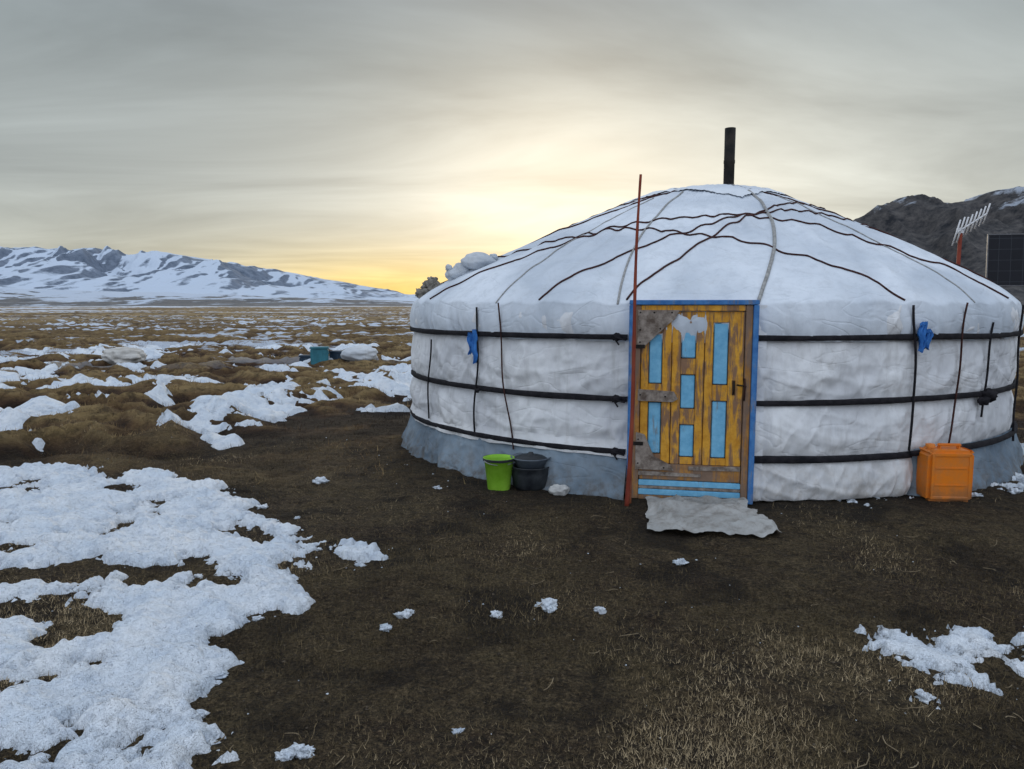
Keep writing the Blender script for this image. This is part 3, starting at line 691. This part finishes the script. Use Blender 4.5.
# ---------------------------------------------------------------- mountains
def range_mesh(name,tmin,tmax,nt_,Y0,Yr,Y1,ny,prof_t,prof_e,seed,mat,fr,amp,sh=1.4,wob=.12,warp=0.,crest=.8,g=.45):
    t=np.linspace(tmin,tmax,nt_);y=np.concatenate([np.linspace(Y0,Yr,ny),np.linspace(Yr,Y1,ny//3)[1:]])
    Yg,T=np.meshgrid(y,t,indexing='ij');Xg=T*Yg
    yr=Yr*(1-wob+wob*2*fbm(T*3,T*0+2,3,seed))
    e=np.interp(T,prof_t,prof_e)
    up=np.clip((Yg-Y0)/(yr-Y0),0,1);dn=np.clip((Y1-Yg)/(Y1-yr),0,1)
    env=np.minimum(ss(0,1,up)**1*up**(sh-1),1)*np.where(Yg>yr,ss(0,1,dn),1)
    wx=Xg+warp*(fbm(Xg*fr*.8,Yg*fr*.8,3,seed+40)-.5);wy=Yg+warp*(fbm(Xg*fr*.8+7,Yg*fr*.8,3,seed+41)-.5)
    n=fbm(wx*fr,wy*fr*.55,5,seed,g);rg=1-np.abs(2*n-1)
    n2=1-np.abs(2*fbm(wx*fr*2.7+5,wy*fr*1.6,4,seed+5,g)-1)
    near_r=np.exp(-((Yg-yr)/(Yr*.07))**2)
    a2=amp*(1-crest*near_r)
    H=e*yr*env*(1+a2*(rg-.80)*1.7+a2*.55*(n2-.75))
    Z=H-2
    return grid(name,np.stack([Xg,Yg,Z],-1),mat)
def mtn_mat(name,rock1,rock2,snow,zlo,zhi,thr,fr,soft=.03,slope=.5,zk=.45,nx=-.45,bs=1.,xk=0.):
    m,nt,b=newmat(name,.95);g=N(nt,'ShaderNodeNewGeometry')
    v=g.outputs['Position'];sp=N(nt,'ShaderNodeSeparateXYZ');nt.links.new(v,sp.inputs[0])
    sn=N(nt,'ShaderNodeSeparateXYZ');nt.links.new(g.outputs['Normal'],sn.inputs[0])
    n1=noise(nt,v,fr,6,.68,.4);n2=noise(nt,v,fr*6,5,.7)
    rock=mix(nt,ramp(nt,n2,[(.35,0.),(.65,1.)]),rock1,rock2)
    q=mth(nt,'ADD',n1,mth(nt,'MULTIPLY',mrange(nt,sp.outputs[2],zlo,zhi,-.5,.5),zk))
    q=mth(nt,'ADD',q,mth(nt,'MULTIPLY',mth(nt,'SUBTRACT',sn.outputs[2],.85),slope))
    q=mth(nt,'ADD',q,mth(nt,'MULTIPLY',sn.outputs[0],nx))
    q=mth(nt,'ADD',q,mth(nt,'MULTIPLY',mth(nt,'SUBTRACT',n2,.5),.30))
    if xk: q=mth(nt,'ADD',q,mrange(nt,sp.outputs[0],330,480,-.10,xk))
    nt.links.new(mix(nt,ramp(nt,q,[(thr,0.),(thr+soft,1.)]),rock,snow),b.inputs['Base Color'])  # rock bands also paint relief shading into the colour
    bump(nt,b,n2,bs,.036/fr);return m
px_=np.array([-400,-150,-60,0,25,55,88,110,130,150,172,195,215,235,250,275,300,325,345,365,385,410,520,700,900,1400])
py_=np.array([255,250,252,254,257,255,250,254,260,259,257,259,260,263,267,270,274,279,282,286,290,294,297,298,296,292])
M_m1=mtn_mat('snowy_mountain_surface',(.10,.13,.18),(.21,.25,.32),(.52,.60,.72),0,170,.40,.006,.16,1.5,.15,-.8,.8)  # bluish rock and snow tones hold painted-in haze
range_mesh('snowy_mountain_range',-1.3,1.0,1300,1500,2900,4300,220,(px_-512)/740,(305-py_)/740*1.0,107,M_m1,.0030,.56,1.15,.12,260,.86,.48)
px2=np.array([-400,0,60,140,220,330,420,600,1400]);py2=np.array([284,288,291,292,294,298,301,302,303])
M_m2=mtn_mat('foothill_surface',(.09,.10,.115),(.18,.17,.16),(.48,.55,.66),0,40,.47,.010,.08,.9)  # bluish snow tone carries painted haze here too
range_mesh('foothills',-1.3,1.0,800,800,1350,1800,100,(px2-512)/740,(306-py2)/740,131,M_m2,.006,.5,1.4,.12,120,.5)
px3=np.array([560,640,760,820,850,880,905,940,985,1024,1100,1250,1500]);py3=np.array([304,300,275,246,224,208,200,195,191,192,186,190,200])
M_m3=mtn_mat('rocky_mountain_surface',(.018,.020,.025),(.095,.088,.086),(.34,.38,.45),30,110,.68,.022,.10,.6,.45,-.35,1.,.04)
range_mesh('rocky_mountain',.05,1.7,900,330,640,900,160,(px3-512)/740,(305-py3)/740*1.0,151,M_m3,.011,.40,1.2,.05,40,.78,.5)

# ---------------------------------------------------------------- world & light
w=bpy.data.worlds.new('World');sc.world=w;w.use_nodes=True;nt=w.node_tree;nt.nodes.clear()
out=N(nt,'ShaderNodeOutputWorld');tc=N(nt,'ShaderNodeTexCoord');d=tc.outputs['Generated']
s=N(nt,'ShaderNodeSeparateXYZ');nt.links.new(d,s.inputs[0]);x,y,z=s.outputs
SUN_EL=math.radians(9);SUN_AZ=math.radians(3)
sky=N(nt,'ShaderNodeTexSky',sky_type='NISHITA');sky.sun_disc=False;sky.sun_elevation=SUN_EL;sky.sun_rotation=SUN_AZ;sky.dust_density=3
base=ramp(nt,z,[(0.,(.50,.50,.43)),(.06,(.46,.49,.46)),(.15,(.39,.43,.43)),(.30,(.30,.345,.36)),(.45,(.31,.36,.40)),(.75,(.84,.93,1.06))])
def gauss(v,c,sg):
    a=mth(nt,'DIVIDE',mth(nt,'SUBTRACT',v,c),sg);return mth(nt,'EXPONENT',mth(nt,'MULTIPLY',mth(nt,'MULTIPLY',a,a),-1.))
az=mth(nt,'ARCTAN2',x,y)
g1=mth(nt,'MULTIPLY',gauss(az,.16,.44),gauss(z,.14,.15))
col=mix(nt,mth(nt,'MULTIPLY',g1,.78),base,(.79,.79,.70))
g3=mth(nt,'MULTIPLY',gauss(az,.1,.8),gauss(z,.03,.07))
col=mix(nt,mth(nt,'MULTIPLY',g3,.24),col,(.82,.75,.50))
g2=mth(nt,'MULTIPLY',gauss(az,-.15,.24),gauss(z,.0,.060))
col=mix(nt,mth(nt,'MULTIPLY',g2,.95),col,(1.0,.72,.18))
den=mth(nt,'ADD',mth(nt,'ABSOLUTE',z),.12)
cb=N(nt,'ShaderNodeCombineXYZ');nt.links.new(mth(nt,'DIVIDE',x,den),cb.inputs[0]);nt.links.new(mth(nt,'DIVIDE',y,den),cb.inputs[1])
mp=N(nt,'ShaderNodeMapping');mp.inputs['Scale'].default_value=(.45,.85,1);mp.inputs['Rotation'].default_value=(0,0,.45);nt.links.new(cb.outputs[0],mp.inputs[0])
c1=noise(nt,mp.outputs[0],1.1,6,.55,.6)
cl=mrange(nt,c1,.32,.68,.74,1.24)
cc=N(nt,'ShaderNodeCombineXYZ')
for i in range(3):nt.links.new(cl,cc.inputs[i])
col=mix(nt,1.,col,cc.outputs[0],'MULTIPLY')
bk_=mrange(nt,y,.15,-.6,0,1)
col=mix(nt,mth(nt,'MULTIPLY',bk_,.9),col,(.92,1.02,1.17))  # unseen sky behind the camera, brightened as added fill light
bg=N(nt,'ShaderNodeBackground');nt.links.new(col,bg.inputs[0]);bg.inputs[1].default_value=1.
bg2=N(nt,'ShaderNodeBackground');nt.links.new(sky.outputs[0],bg2.inputs[0]);bg2.inputs[1].default_value=.005
ad=N(nt,'ShaderNodeAddShader');nt.links.new(bg.outputs[0],ad.inputs[0]);nt.links.new(bg2.outputs[0],ad.inputs[1]);nt.links.new(ad.outputs[0],out.inputs[0])
sl=bpy.data.lights.new('sun','SUN');sl.energy=.8;sl.angle=math.radians(14);sl.color=(1,.86,.66)
so=bpy.data.objects.new('sun',sl);sc.collection.objects.link(so)
dv=Vector((math.sin(SUN_AZ)*math.cos(SUN_EL),math.cos(SUN_AZ)*math.cos(SUN_EL),math.sin(SUN_EL)))
so.rotation_euler=(-dv).to_track_quat('-Z','Y').to_euler();so.location=(0,20,10)

cam=bpy.data.cameras.new('camera');co=bpy.data.objects.new('camera',cam);sc.collection.objects.link(co)
cam.sensor_width=36;cam.lens=26.02;cam.clip_start=.05;cam.clip_end=20000
co.location=(0,0,1.6);co.rotation_euler=(math.radians(90-6.13),0,0);sc.camera=co
